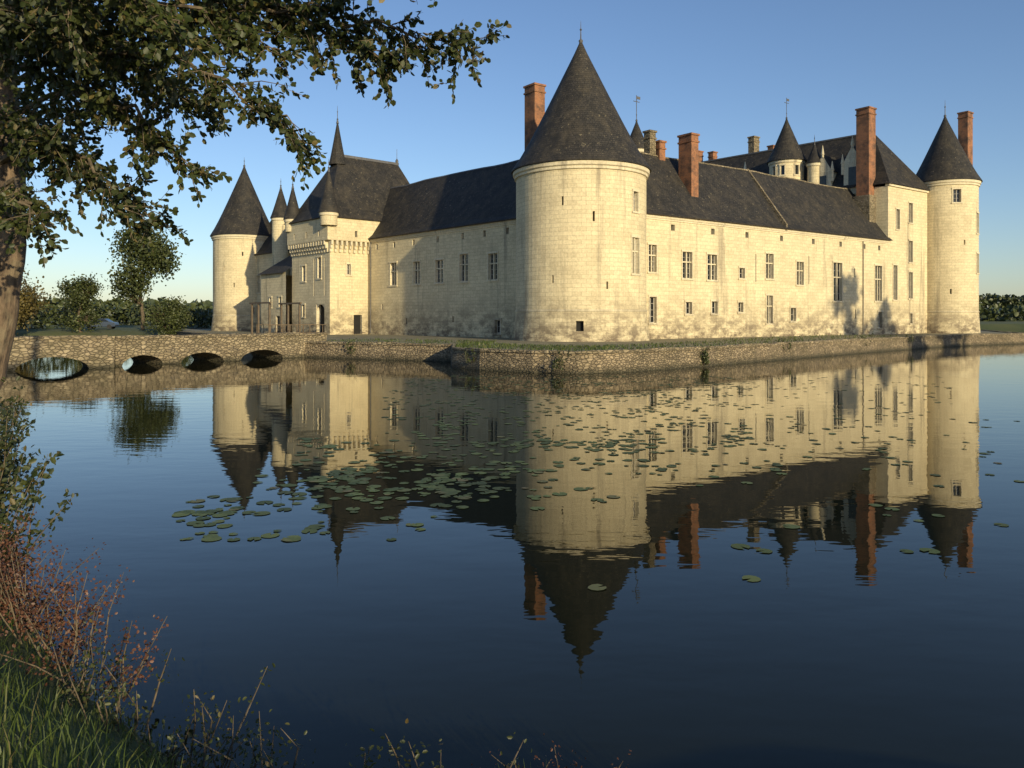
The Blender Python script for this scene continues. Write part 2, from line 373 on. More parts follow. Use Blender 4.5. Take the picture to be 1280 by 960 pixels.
Fr=planar((P1[0]+RW[0]*Wd/2,P1[1]+RW[1]*Wd/2),LW,RW); boxF(lr,Fr,4.2,LL,ZR-.08,ZR+.12,-.15,.15,M_lead)
lo.obj('main_range_wall',castle);lw.obj('main_range_windows',castle);lr.obj('main_range_roof',castle)
dm=MB()
for t,h in ((4.2,5.2),(8.0,4.6),(19,4.2),(24.5,4.2)):
    boxF(dm,Fs,t-1.1,t+1.1,ZL-.5,ZL+h-2,-3.0,.12,M_trim)
    boxF(dm,Fs,t-.5,t+.5,ZL+.3,ZL+h-2.4,.121,.14,M_glass)
    a,b,c=Fs(t-1.25,ZL+h-2,.15),Fs(t+1.25,ZL+h-2,.15),Fs(t,ZL+h+.2,.15)
    a2,b2,c2=Fs(t-1.25,ZL+h-2,-4),Fs(t+1.25,ZL+h-2,-4),Fs(t,ZL+h+.2,-4)
    dm.poly([a,b,c],M_trim); dm.poly([a,c,c2,a2],M_slate); dm.poly([b,c,c2,b2],M_slate)
    for q in (-1.25,1.25,0):
        x,y,_=Fs(t+q,0,.1); zb=ZL+h-2 if q else ZL+h+.1
        lathe(dm,x,y,[(.17,zb-1.2 if q else zb-.2),(.17,zb+.1),(.24,zb+.15),(.03,zb+1.3)],M_trim,6)
dm.obj('dormers',castle)
def turret(name,cx,cy,r,z0,ze,zt,holes=[],seg=32,v=False):
    b=MB();w=MB();rf=MB();F=cyl(cx,cy,r);C=math.pi*r
    wall(b,w,F,-C,C,z0,ze-.2,holes,M_stone,ds=2*C/28,depth=.2)
    lathe(b,cx,cy,[(r,ze-.5),(r+.12,ze-.4),(r+.14,ze-.1),(r*.7,ze-.09)],M_trim,seg)
    cone(rf,cx,cy,r,ze,zt,seg,fin=1.0)
    if v: vane(rf,cx,cy,zt+1.6)
    b.obj(name+'_wall',castle)
    if w.f: w.obj(name+'_windows',castle)
    rf.obj(name+'_roof',castle)
turret('stair_turret',35.6,103.7,2.15,1,23.3,29.0,[(-1.2,21.3,22.5,.5),(.6,21.3,22.5,.5),(-2.4,21.3,22.5,.4)],v=True)
turret('small_turret',38.2,101.0,.85,18,22.6,25.2)
turret('courtyard_turret',13.0,83.5,1.1,1,20.6,23.7,v=True)
turret('gate_side_turret',-31.3,108.3,1.15,1,16.6,21.0,[(.2,9.5,10.6,.35)])

def chimney(name,x,y,w,dpt,z0,zt,mat=M_brick,base=None):
    b=MB(); F=planar((x,y),RW,RN)
    boxF(b,F,-w/2,w/2,z0,zt,-dpt/2,dpt/2,mat)
    if base: boxF(b,F,-w/2-.25,w/2+.25,z0,base,-dpt/2-.2,dpt/2+.2,M_rub)
    boxF(b,F,-w/2-.08,w/2+.08,zt-.65,zt-.5,-dpt/2-.08,dpt/2+.08,mat)
    boxF(b,F,-w/2-.10,w/2+.10,zt,zt+.18,-dpt/2-.10,dpt/2+.10,mat)
    boxF(b,F,-w/2+.2,w/2-.2,zt+.18,zt+.26,-dpt/2+.15,dpt/2-.15,M_dark)
    b.obj(name,castle)
chimney('brick_chimney_a',2.2,77.6,1.25,1.6,15,25.4)
chimney('brick_chimney_b',16.9,76.6,1.0,1.6,13.5,20.4)
chimney('brick_chimney_c',42.3,95.6,1.5,1.6,13,27.9,base=17.6)
chimney('brick_chimney_d',63.2,111.5,1.5,1.3,15,31.5,M_brick)
chimney('stone_chimney_a',13.3,77.2,.8,.8,17,20.9,M_rub)
chimney('brick_chimney_e',14.3,77.6,.8,.8,17,20.0)
chimney('brick_chimney_f',34.6,114.5,1.2,1.0,24,28.8,M_rub)
chimney('brick_chimney_g',36.8,113,1.0,.9,24,27.2)
chimney('brick_chimney_h',28.2,121,1.0,.9,24,28.1)
chimney('brick_chimney_i',30.0,119.6,.9,.9,24,27.7)
chimney('brick_chimney_j',26.6,121.5,.9,.9,24,28.3,M_rub)
pb=MB(); F=planar(Ro,RW,RN)
s=20.0
pts=[F(s,12.0,.3),F(s,12.65,.3),F(s,19.0,-4.5),F(s,12.9,-9.2),F(s,12.0,-9.2)]
q=[(p[0]+RW[0]*.22,p[1]+RW[1]*.22,p[2]) for p in pts]
pb.poly(pts,M_rub);pb.poly(q,M_rub)
for i in range(4): pb.poly([pts[i],pts[i+1],q[i+1],q[i]],M_rub)
pb.obj('roof_parapet',castle)

# ---- gatehouse
gh=MB();gw=MB();gr=MB()
C1=(-20.5,90.0)
Gf=planar(C1,LW,LN); Gs=planar((-16.75,93.31),LN,(-LW[0],-LW[1]))
GW=9.3; IN=14
wall(gh,gw,Gf,0,GW,.6,11.8,[(2.2,1.0,4.6,1.9,'door'),(2.4,7.6,10.0,.8),(1.2,5.6,9.9,.22,'slit'),(3.7,5.6,9.9,.22,'slit'),(6.2,7.4,9.2,.8),(6.3,3.2,4.6,.6)],M_stone,depth=.6)
wall(gh,gw,Gs,-9,5.0,.6,11.8,[(1.4,1.2,3.4,1.1,'door'),(2.6,8.0,9.2,.5)],M_stone)
for sg in (-1,1):
    pts=[Gf(2.2+sg*.95,4.6,-.05)]+[Gf(2.2+sg*.95*math.cos(a),3.65+.95*math.sin(a),-.05) for a in np.linspace(0,math.pi/2,8)]
    gh.poly(pts,M_trim)
G2=planar((C1[0]+LW[0]*GW,C1[1]+LW[1]*GW),(-LN[0],-LN[1]),LW)
wall(gh,gw,G2,0,IN,.6,14.4,[],M_stone)
for i in range(15):
    s=.2+i*(GW-.6)/14
    for k,(z0,z1,o) in enumerate(((10.5,10.9,.22),(10.9,11.3,.42),(11.3,11.79,.62))): boxF(gh,Gf,s,s+.26,z0,z1,0,o,M_trim)
for i in range(9):
    s=.1+i*4.9/8-.13
    for k,(z0,z1,o) in enumerate(((10.5,10.9,.22),(10.9,11.3,.42),(11.3,11.79,.62))): boxF(gh,Gs,s,s+.26,z0,z1,0,o,M_trim)
wall(gh,gw,planar((C1[0]+LN[0]*.64-LW[0]*.64,C1[1]+LN[1]*.64-LW[1]*.64),LW,LN),0,GW+.64,11.8,14.3,[(2,12.3,13,.3,'slit'),(5,12.3,13,.3,'slit'),(8,12.3,13,.3,'slit')],M_stone)
wall(gh,gw,planar((Gs(-9,0,.64)[0],Gs(-9,0,.64)[1]),LN,(-LW[0],-LW[1])),0,14+.64,11.8,14.3,[(11,12.3,13,.3,'slit')],M_stone)
def GP(i,u,z):
    return (C1[0]-LN[0]*i+LW[0]*u,C1[1]-LN[1]*i+LW[1]*u,z)
gh.poly([GP(-.62,-.62,11.8),GP(-.62,GW,11.8),GP(0,GW,11.8),GP(0,0,11.8),GP(9,0,11.8),GP(9,-.62,11.8)],M_trim)
ez=14.35
a,b,c,d=GP(-.9,-.9,ez),GP(-.9,GW+.5,ez),GP(IN,GW+.5,ez),GP(IN,-.9,ez)
a1,b1,c1,d1=GP(.2,.2,ez+1.3),GP(.2,GW-.6,ez+1.3),GP(IN,GW-.6,ez+1.3),GP(IN,.2,ez+1.3)
r1,r2=GP(3.6,GW/2-.3,22.6),GP(IN-2.0,GW/2-.3,22.4)
for q in ([a,b,b1,a1],[b,c,c1,b1],[c,d,d1,c1],[d,a,a1,d1],[a1,b1,r1],[b1,c1,r2,r1],[c1,d1,r2],[d1,a1,r1,r2]): gr.poly(q,M_slate)
gr.poly([a,b,c,d],M_timber)
Frg=planar(GP(0,GW/2-.3,0)[:2],(-LN[0],-LN[1]),LW); boxF(gr,Frg,3.6,IN-2,22.35,22.65,-.14,.14,M_lead)
x,y,_=GP(3.4,GW/2-.3,0); cone(gr,x,y,.85,21.4,26.8,12,fin=1.6)
x,y,_=GP(IN-2.2,GW/2-.3,0); lathe(gr,x,y,[(.12,22.3),(.2,22.9),(.03,23.2),(.02,24.4)],M_lead,8)
gh.obj('gatehouse_wall',castle);gw.obj('gatehouse_windows',castle);gr.obj('gatehouse_roof',castle)
x,y,_=GP(-.3,-.3,0); turret('gate_corner_turret',x,y,.95,13.4,14.9,19.9)
x,y,_=GP(-.1,GW-.4,0); turret('gate_corner_turret_b',x,y,.9,13.4,15.0,19.2)
lb=MB();lwb=MB()
Fl=planar(GP(-.8,GW,0)[:2],LW,LN)
wall(lb,lwb,Fl,0,7,.6,8.6,[(1.5,4.4,5.6,.7),(4.2,4.4,5.6,.6),(2.2,1.2,3.3,1.1,'door')],M_stone)
Fl2=planar(GP(-.8,GW+7,0)[:2],(-LN[0],-LN[1]),LW); wall(lb,lwb,Fl2,0,5,.6,8.6,[],M_stone)
lb.poly([GP(-1.2,GW-.02,8.5),GP(-1.2,GW+7.3,8.5),GP(4.6,GW+7.3,12),GP(4.6,GW-.02,12)],M_slate)
lb.obj('gate_annex_wall',castle);lwb.obj('gate_annex_windows',castle)
db=MB()
boxF(db,Gf,.6,3.8,1.26,1.42,.05,7.0,M_timber)
for s in (.7,3.5,5.2):
    for o in (3.2,6.7): boxF(db,Gf,s,s+.18,1.0,4.6,o,o+.18,M_timber)
for o in (3.2,6.7): boxF(db,Gf,.4,5.8,4.6,4.78,o,o+.18,M_timber)
for s in (.62,3.62):
    boxF(db,Gf,s,s+.08,2.25,2.33,.05,7.0,M_timber)
    for o in np.arange(.5,7,.8): boxF(db,Gf,s,s+.07,1.42,2.25,o,o+.07,M_timber)
db.obj('drawbridge',castle)

# ------------------------------------------------------------ terrace
tp=[(-17.5,62.6),(-10.4,58.6),(-4.0,55.3),(-3.7,49.3),(-1.8,46.4),(1.2,44.2),(3.6,43.4),(6.2,44.4),(12,50),(22,60.6),(33,72),(43.6,82.6),(51,88.5),(58.6,93.2),(61.5,95.5),(66,108),(72,122),(40,150),(-20,168),(-58,140),(-49,116),(-40,100),(-27,80)]
T=1.25
tb=MB()
n=len(tp)
dense=[]
for i in range(n):
    a=Vector(tp[i]);b=Vector(tp[(i+1)%n]);k=max(1,int((b-a).length/ .6)) if i<15 else 1
    for j in range(k):
        p=a.lerp(b,j/k); w=.13*noise.noise(Vector((p.x*.8,p.y*.8,0))); dense.append((p.x+w,p.y-w,1.25+.09*noise.noise(Vector((p.x*.5,p.y*.5,3)))+rng.uniform(-.03,.03)))
cen=Vector((10,100))
nd=len(dense)
def outp(p,k):
    d=(Vector(p[:2])-cen).normalized(); return (p[0]+d.x*k,p[1]+d.y*k)
for i in range(nd):
    a,b=dense[i],dense[(i+1)%nd]
    ao=outp(a,.22);bo=outp(b,.22)
    tb.poly([(*ao,-1),(*bo,-1),(b[0],b[1],T-.16),(a[0],a[1],T-.16)],M_rubd)
    ac=outp(a,.1);bc=outp(b,.1);ai=outp(a,-.5);bi=outp(b,-.5)
    tb.poly([(*ac,T-.16),(*bc,T-.16),(*bc,b[2]),(*ac,a[2])],M_rub)
    tb.poly([(*ac,a[2]),(*bc,b[2]),(*bi,b[2]),(*ai,a[2])],M_rub)
    tb.poly([(*ac,T-.16),(*bc,T-.16),(b[0],b[1],T-.16),(a[0],a[1],T-.16)],M_rubd)
tb.poly([(p[0],p[1],T-.08) for p in tp],M_gravel)
tb.obj('stone_terrace')
n=5000
i_=rng.integers(0,11,n); t_=rng.uniform(size=n); A=np.array(tp)
px_=A[i_,0]*(1-t_)+A[i_+1,0]*t_; py_=A[i_,1]*(1-t_)+A[i_+1,1]*t_; q_=rng.uniform(.3,9,n)
px_+= (10-px_)/np.hypot(10-px_,100-py_)*q_; py_+= (100-py_)/np.hypot(10-px_,100-py_)*q_
hh=rng.uniform(.06,.2,n); ang=rng.uniform(0,6.28,n); w_=rng.uniform(.02,.05,n); le=rng.normal(size=(n,2))*.08
b0=np.stack([px_,py_,np.full(n,T-.09)],1); u=np.stack([np.cos(ang)*w_,np.sin(ang)*w_,0*w_],1)
top=b0+np.stack([le[:,0],le[:,1],hh],1)
TV=np.stack([b0-u,b0+u,top+u*.2,top-u*.2],1).reshape(-1,3); TF=np.arange(n)[:,None]*4+np.array([[0,1,2,3]])

# ------------------------------------------------------------ bridge
def bridge(mb,o,e_,arches,width,zt,ext0=0,ext1=0):
    o=Vector(o);e_=Vector(e_);d=(e_-o).normalized();Ln=(e_-o).length
    nrm=Vector((-d.y,d.x))
    if nrm.y>0: nrm=-nrm
    F=planar(tuple(o),tuple(d),tuple(nrm))
    S=set(np.linspace(-ext0,Ln+ext1,int(Ln*2.5)))
    for a,b,h in arches: S|=set(np.linspace(a,b,19))
    S=sorted(S)
    def zb(s):
        for a,b,h in arches:
            if a<=s<=b:
                u=(s-(a+b)/2)/((b-a)/2); return -.12+(h+.12)*math.sqrt(max(0,1-u*u))
        return -1.2
    def top(s): return zt+.07*noise.noise(Vector((s*.9,o.x,0)))
    for a,b in zip(S[:-1],S[1:]):
        if b-a<1e-4: continue
        m=(a+b)/2; ina=any(x<m<y for x,y,_ in arches)
        za,zc=(zb(a),zb(b)) if ina else (-1.2,-1.2)
        for out in (0,-width): mb.poly([F(a,za,out),F(b,zc,out),F(b,top(b),out),F(a,top(a),out)],M_rub)
        if ina: mb.poly([F(a,za,0),F(b,zc,0),F(b,zc,-width),F(a,za,-width)],M_rub)
        for q0,q1 in ((.07,-.38),(-width+.38,-width-.07)):
            mb.poly([F(a,top(a),q0),F(b,top(b),q0),F(b,top(b),q1),F(a,top(a),q1)],M_rub)
        for q in (.07,-width-.07):
            mb.poly([F(a,top(a),q),F(b,top(b),q),F(b,top(b)-.13,q),F(a,top(a)-.13,q)],M_rub)
        for q in (-.38,-width+.38): mb.poly([F(a,top(a),q),F(b,top(b),q),F(b,zt-.7,q),F(a,zt-.7,q)],M_rub)
        mb.poly([F(a,zt-.7,-.38),F(b,zt-.7,-.38),F(b,zt-.7,-width+.38),F(a,zt-.7,-width+.38)],M_gravel)
    for a,b,h in arches:
        m,R=(a+b)/2,(b-a)/2
        for k in range(16):
            a0=math.pi*(k+.08)/16;a1=math.pi*(k+.92)/16
            def pt(an,q,out): return F(m+(R+q)*math.cos(an),-.12+(h+.12+q)*math.sin(an),out)
            mb.poly([pt(a0,0,.03),pt(a1,0,.03),pt(a1,.22,.03),pt(a0,.22,.03)],M_rub)
            mb.poly([pt(a0,.22,.03),pt(a1,.22,.03),pt(a1,.22,0),pt(a0,.22,0)],M_rub)
    for (a,b,_),(c,dd,_) in zip(arches[:-1],arches[1:]):
        m=(b+c)/2; w=min(.45,(c-b)/2+.1)
        tip=F(m,0,.9)
        z0,z1=-1,.75
        mb.poly([F(m-w,z0,0),(tip[0],tip[1],z0),(tip[0],tip[1],z1),F(m-w,z1,0)],M_rub)
        mb.poly([F(m+w,z0,0),(tip[0],tip[1],z0),(tip[0],tip[1],z1),F(m+w,z1,0)],M_rub)
        mb.poly([F(m-w,z1,0),(tip[0],tip[1],z1),F(m,z1+.45,0)],M_rub)
        mb.poly([F(m+w,z1,0),(tip[0],tip[1],z1),F(m,z1+.45,0)],M_rub)
bb=MB()
bridge(bb,(-16.5,61),(-24.8,50),[(1.07,4.86,.70),(6.1,9.45,.66),(10.6,13.4,.64)],3.8,1.83,ext0=3)
bridge(bb,(-24.1,48.5),(-32.5,43.0),[(1.3,5.2,.74)],3.6,1.92,ext1=2)
bb.obj('stone_bridge')

# ------------------------------------------------------------ terrain + water
moat=[(-2.1,5.25),(-1,4.7),(4,4.2),(14,3.6),(30,8),(37,30),(75,80),(120,140),(190,225),(100,235),(-30,225),(-62,215),(-53,140),(-49,98),(-62,94),(-46,70),(-33.5,46.5),(-28,40),(-14.2,21.8),(-8.2,12.3),(-5.7,8.9),(-4.1,7.1),(-3.05,6.1)]
def sdist(X,Y):
    ins=np.zeros(X.shape,bool); dm=np.full(X.shape,1e9)
    for i in range(len(moat)):
        x1,y1=moat[i];x2,y2=moat[(i+1)%len(moat)]
        c=((y1>Y)!=(y2>Y))&(X<(x2-x1)*(Y-y1)/(y2-y1+1e-12)+x1); ins^=c
        t=np.clip(((X-x1)*(x2-x1)+(Y-y1)*(y2-y1))/((x2-x1)**2+(y2-y1)**2),0,1)
        dm=np.minimum(dm,np.hypot(X-x1-t*(x2-x1),Y-y1-t*(y2-y1)))
    return np.where(ins,-dm,dm)
def gz(X,Y):
    d=sdist(X,Y)
    land=1.45*(1-np.exp(-np.maximum(d,0)*.42))+.05
    und=.06*np.sin(X*1.7+Y*.6)+.05*np.sin(Y*2.3-X*.9)
    far=np.clip((np.hypot(X,Y)-300)/600,0,1)*1.0
    return np.where(d>0,land+und*np.clip(d,0,1)+far,-np.minimum(1.6,-d*.8)-.03)
xs=np.concatenate([[-2500,-1200,-600,-350,-220],np.arange(-150,-20,3.),np.arange(-20,6,.35),np.arange(6,60,3.),np.arange(60,210,6.),[260,350,600,1200,2500]])
ys=np.concatenate([[-600,-200,-80,-50],np.arange(-30,-2,2.),np.arange(-2,20,.35),np.arange(20,150,3.),np.arange(150,260,6.),[300,350,420,600,1000,1800,4000]])
X,Y=np.meshgrid(xs,ys); Z=gz(X,Y)
V=np.stack([X.ravel(),Y.ravel(),Z.ravel()],1); nx=len(xs)
FF=[(j*nx+i,j*nx+i+1,(j+1)*nx+i+1,(j+1)*nx+i) for j in range(len(ys)-1) for i in range(nx-1)]
me=bpy.data.meshes.new('ground'); me.from_pydata(V.tolist(),[],FF); me.materials.append(M_ground)
me.polygons.foreach_set('use_smooth',[True]*len(FF)); g=bpy.data.objects.new('ground',me); sc.collection.objects.link(g)
wm=MB(); wm.poly([(-80,2,0),(200,2,0),(200,240,0),(-80,240,0)],M_water); wm.obj('water')

# ------------------------------------------------------------ foliage helpers
class Leaves:
    def __init__(s): s.P=[];s.D=[];s.S=[]
    def add(s,p,d,size): s.P.append(p);s.D.append(d);s.S.append(size)
    def arrays(s,aspect=.55,fold=.12):
        P=np.array(s.P);D=np.array(s.D);S=np.array(s.S)[:,None]
        D/=np.linalg.norm(D,axis=1)[:,None]+1e-9
        R=rng.normal(size=P.shape); W=np.cross(D,R); W/=np.linalg.norm(W,axis=1)[:,None]+1e-9
        Nn=np.cross(D,W)
        pts=[P,P+D*S*.3+W*S*aspect*.45+Nn*S*fold,P+D*S*.72+W*S*aspect*.4+Nn*S*fold,P+D*S*1.0,P+D*S*.72-W*S*aspect*.4+Nn*S*fold,P+D*S*.3-W*S*aspect*.45+Nn*S*fold]
        V=np.stack(pts,1).reshape(-1,3); n=len(P)
        b=np.arange(n)[:,None]*6
        F=np.concatenate([b+np.array([[0,1,2,3]]),b+np.array([[0,3,4,5]])],1).reshape(-1,4)
        return V,F
def mesh_np(name,V,F,mat,parent=None):
    me=bpy.data.meshes.new(name); me.vertices.add(len(V)); me.vertices.foreach_set('co',np.asarray(V,dtype=np.float32).ravel())
    k=F.shape[1]; me.loops.add(F.size); me.loops.foreach_set('vertex_index',F.astype(np.int32).ravel())
    me.polygons.add(len(F)); me.polygons.foreach_set('loop_start',np.arange(0,F.size,k,dtype=np.int32))
    me.update(calc_edges=True); me.validate(); me.materials.append(mat)
    o=bpy.data.objects.new(name,me); sc.collection.objects.link(o)
    if parent: o.parent=parent
    return o
mesh_np('terrace_grass',TV,TF,M_grass)
def tube(mb,pts,radii,mat,seg=8):
    rings=[]
    for i,p in enumerate(pts):
        p=Vector(p); q=Vector(pts[min(i+1,len(pts)-1)]); o=Vector(pts[max(i-1,0)]); d=(q-o).normalized()
        u=d.cross(Vector((0.13,.97,.2))).normalized(); w=d.cross(u)
        rings.append([p+(u*math.cos(2*math.pi*k/seg)+w*math.sin(2*math.pi*k/seg))*radii[i] for k in range(seg)])
    for a,b in zip(rings[:-1],rings[1:]):
        for k in range(seg):
            mb.poly([a[k],a[(k+1)%seg],b[(k+1)%seg],b[k]],mat)
def rv(s=1): return Vector(rng.normal(size=3))*s

def make_tree(name,x,y,h,cr,nclump,per,ls,mat,trunk_r=.25,cb=.25,z0=None,squash=1.0):
    e=empty(name); z0=float(gz(np.array([x]),np.array([y]))[0])-.1 if z0 is None else z0
    tm=MB(); base=Vector((x,y,z0)); pts=[base+Vector((.15*h*.1*math.sin(i*1.3+x),.1*math.cos(i+y),h*.85*i/7)) for i in range(8)]
    tube(tm,pts,[trunk_r*(1-.11*i) for i in range(8)],M_bark,8)
    lv=Leaves(); ch=h*(1-cb)/2*squash; cz=z0+h-ch
    lobes=[]
    for i in range(11):
        a=rng.uniform(0,6.28); rr=cr*rng.uniform(.25,.66); zz=rng.uniform(-.75,.75)
        lobes.append((Vector((x+rr*math.cos(a)*(1-abs(zz)*.4),y+rr*math.sin(a)*(1-abs(zz)*.4),cz+zz*ch)),cr*rng.uniform(.28,.5)))
    lobes.append((Vector((x,y,z0+h-ch*.5)),cr*.45))
    for i in range(nclump):
        lc,lr_=lobes[i%len(lobes)]
        d=rv().normalized(); c=lc+Vector((d.x*lr_,d.y*lr_,d.z*lr_*.85))*rng.uniform(.6,1.05)
        c.z=min(c.z,z0+h)
        if i%4==0:
            t0=pts[min(6,max(2,int((c.z-z0)/h*6)))]; mid=t0.lerp(c,.5)+rv(.1*cr*.5); tube(tm,[t0,mid,c],[trunk_r*.28,trunk_r*.16,.02],M_bark,5)
        cs=cr*.13
        for k in range(per):
            o=rv(cs); lv.add(tuple(c+o),tuple(rv()+Vector((0,0,-.3))),ls*rng.uniform(.6,1.3))
    tm.obj('trunk',e); V,F=lv.arrays(.75); mesh_np('foliage',V,F,mat,e)
    return e
make_tree('deciduous_tree',-56,121,15.3,5.6,300,26,.42,M_leafg,.3,.2)
make_tree('deciduous_tree',-54.6,101,7.0,3.1,200,30,.26,M_leafg,.18,.12)
make_tree('deciduous_tree',-48.8,114,7.6,3.3,240,28,.28,M_leafg,.2,.02)
make_tree('autumn_tree',-57.5,92,10.5,3.6,170,26,.32,M_leafy,.2,.3)
make_tree('autumn_tree',-46.2,71.5,4.2,1.8,110,26,.22,M_leafy,.12,.1)
# trees on the right bank (they cast the evening shadow on the south wing)
for (x,y,h,c) in ((70,31,25.5,4.8),(76.5,35,23.5,4.2)):
    make_tree('bank_tree',x,y,h,c,150,13,.9,M_leafs,.4,.12)
def woods(name,segs,mat=M_leafg):
    lv=Leaves()
    for (x0,y0,x1,y1,h,nn,ls) in segs:
        for i in range(nn):
            t=rng.uniform(); x=x0+(x1-x0)*t; y=y0+(y1-y0)*t+rng.normal()*4
            hh=h*(.72+.28*noise.noise(Vector((x*.06,y*.06,2)))+.12*noise.noise(Vector((x*.25,0,5))))
            z=1.2+hh*(1-rng.uniform()**1.6)
            lv.add((x,y,z),tuple(rv()),ls*rng.uniform(.6,1.3))
    V,F=lv.arrays(.85); mesh_np(name,V,F,mat)
woods('distant_trees',[(190,395,420,400,16,14000,1.7),(-140,170,-50,190,6.0,7000,.95),(-420,420,-120,430,14,7000,2.6),(-80,106,-62,112,4.6,2200,.5),(-60,150,-52,150,4,1200,.6),(-120,250,380,420,9,3000,2.4)],M_leafs)

# ------------------------------------------------------------ foreground alder
def fg_tree():
    e=empty('alder_tree'); tm=MB(); tk=MB(); lv=Leaves()
    trunk=[(-10.6,15,.6),(-9.95,15,2.0),(-9.62,15,3.2),(-9.45,15,4.4),(-9.35,14.9,5.6),(-9.4,14.8,7.5),(-9.3,14.6,9.5),(-9.1,14.4,12.5)]
    tp_=[]
    for i in range(len(trunk)-1):
        for k in range(4): tp_.append(Vector(trunk[i]).lerp(Vector(trunk[i+1]),k/4)+rv(.015))
    tp_.append(Vector(trunk[-1])); m=len(tp_)
    tube(tk,tp_,[.41-.28*(i/m)+.12*math.exp(-i/2.5)+.015*math.sin(i*1.9) for i in range(m)],M_trunk,18)
    tk.obj('trunk',e,True)
    limbs=[
     [(-9.55,14.8,7.2),(-7,13.6,7.9),(-4.2,12.6,7.9),(-2.2,12.1,7.55),(-.55,11.8,7.0)],
     [(-9.5,14.8,7.4),(-7,13,7.3),(-5,12,6.9),(-3.9,11.8,6.3),(-3.1,11.7,5.7)],
     [(-9.6,14.9,6.5),(-7.4,13.2,6.8),(-5.8,12.4,6.2),(-4.8,12,5.15)],
     [(-9.6,14.9,5.8),(-8,13.6,6.1),(-6.8,12.8,5.5),(-5.9,12.3,4.6)],
     [(-9.6,14.9,5.2),(-8.5,13.6,5.3),(-7.8,12.8,4.9),(-7.2,12.2,4.5)],
     [(-9.5,14.8,8.0),(-7.2,12.8,8.6),(-4.6,11.5,8.6),(-2.2,11,8.3),(-.9,10.8,7.8)],
     [(-9.4,14.7,8.4),(-6.6,13.2,8.6),(-3.9,12.6,8.0),(-2.6,12.3,7.3),(-1.9,12.2,6.95)],
     [(-9.4,14.7,8.8),(-7.2,12,8.2),(-5.4,10.8,7.6),(-4.3,10.4,6.7)],
     [(-9.3,14.6,9.2),(-7,13,9.8),(-4.5,12,10),(-2,11.5,9.6)],
     [(-9.3,14.6,9.6),(-8,12,9.5),(-6.5,10.8,8.3),(-5.6,10.2,7)],
     [(-9.5,14.8,7.8),(-8.3,13.8,7.8),(-6.6,13.6,7.4),(-5.2,13.6,6.6)],
     [(-9.2,14.5,11),(-10.6,15.6,11.8),(-12.4,16.5,11)],
     [(-9.5,14.8,8),(-11.5,16,8.8),(-13.5,16.5,8.2)],
     [(-9.6,14.9,6.0),(-8.9,13.9,6.4),(-8.1,13.2,6.3),(-7.3,12.6,5.9)],
     [(-9.5,14.8,8.3),(-7.8,12.2,7.7),(-6.8,11.4,7.3),(-6.0,11,7.0)],
     [(-9.5,14.8,8.1),(-6.5,12.6,8.2),(-4.8,12.2,7.7),(-3.6,12.1,7.0)],
     [(-9.5,14.8,7.9),(-7.6,13.4,7.5),(-6.2,12.6,7.2),(-4.9,12.2,6.3)],
     [(-9.4,14.7,8.3),(-7.9,14.2,8.3),(-5.9,13.8,8.4),(-3.8,13.2,8.3)],
     [(-9.4,14.7,8.9),(-7.4,13.6,9.0),(-5.2,12.8,8.8),(-3.4,12.4,8.2)],
     [(-9.5,14.9,6.8),(-8.4,14.2,7.2),(-7.3,13.6,7.0),(-6.3,13.2,6.5)],
     [(-9.5,14.9,7.6),(-8.4,13.2,8.2),(-7.2,12.4,8.4),(-6.0,11.8,7.9)],
     [(-9.5,14.9,6.2),(-8.3,14.3,6.0),(-7.0,14,5.3),(-6.2,13.9,4.7)]]
    def sample(pl,t):
        n=len(pl)-1; k=min(n-1,int(t*n)); f=t*n-k; return Vector(pl[k]).lerp(Vector(pl[k+1]),f)
    for li,pl in enumerate(limbs):
        m=14; pp=[sample(pl,i/m)+rv(.06) for i in range(m+1)]
        tube(tm,pp,[.055*(1-i/m)**.9+.006 for i in range(m+1)],M_bark,6)
        ln=sum((Vector(a)-Vector(b)).length for a,b in zip(pl[:-1],pl[1:]))
        nt_=int(ln*7.0)
        for j in range(nt_):
            t=.16+.84*(j+rng.uniform())/nt_
            p=sample(pl,min(t,.999)); ax=(sample(pl,min(1,t+.05))-sample(pl,t-.05)).normalized()
            d=(ax*.7+rv(.6)+Vector((0,0,-.25))).normalized(); tl=rng.uniform(.45,1.15)*(1.1-.42*t)
            q=[p,p+d*tl*.5+rv(.03),p+d*tl+Vector((0,0,-.10*tl))]
            tube(tm,q,[.010,.007,.003],M_bark,4)
            for s_ in range(4):
                if s_==0: a0,b0=q[0],q[2]
                else:
                    a0=q[0].lerp(q[2],rng.uniform(.2,.8)); b0=a0+(d+rv(.75)).normalized()*tl*.5
                    tube(tm,[a0,b0],[.005,.003],M_bark,3)
                dd=(b0-a0).normalized(); L_=(b0-a0).length
                for k in range(int(L_/.042)):
                    c=a0.lerp(b0,(k+.6)/(L_/.042))
                    ld=(dd*.5+rv(.55)+Vector((0,0,-.35))).normalized()
                    lv.add(tuple(c+rv(.012)),tuple(ld),rng.uniform(.07,.13))
    tm.obj('limbs',e); V,F=lv.arrays(.75,.08); mesh_np('foliage',V,F,M_leaf,e)
    print('alder leaves',len(lv.P))
fg_tree()

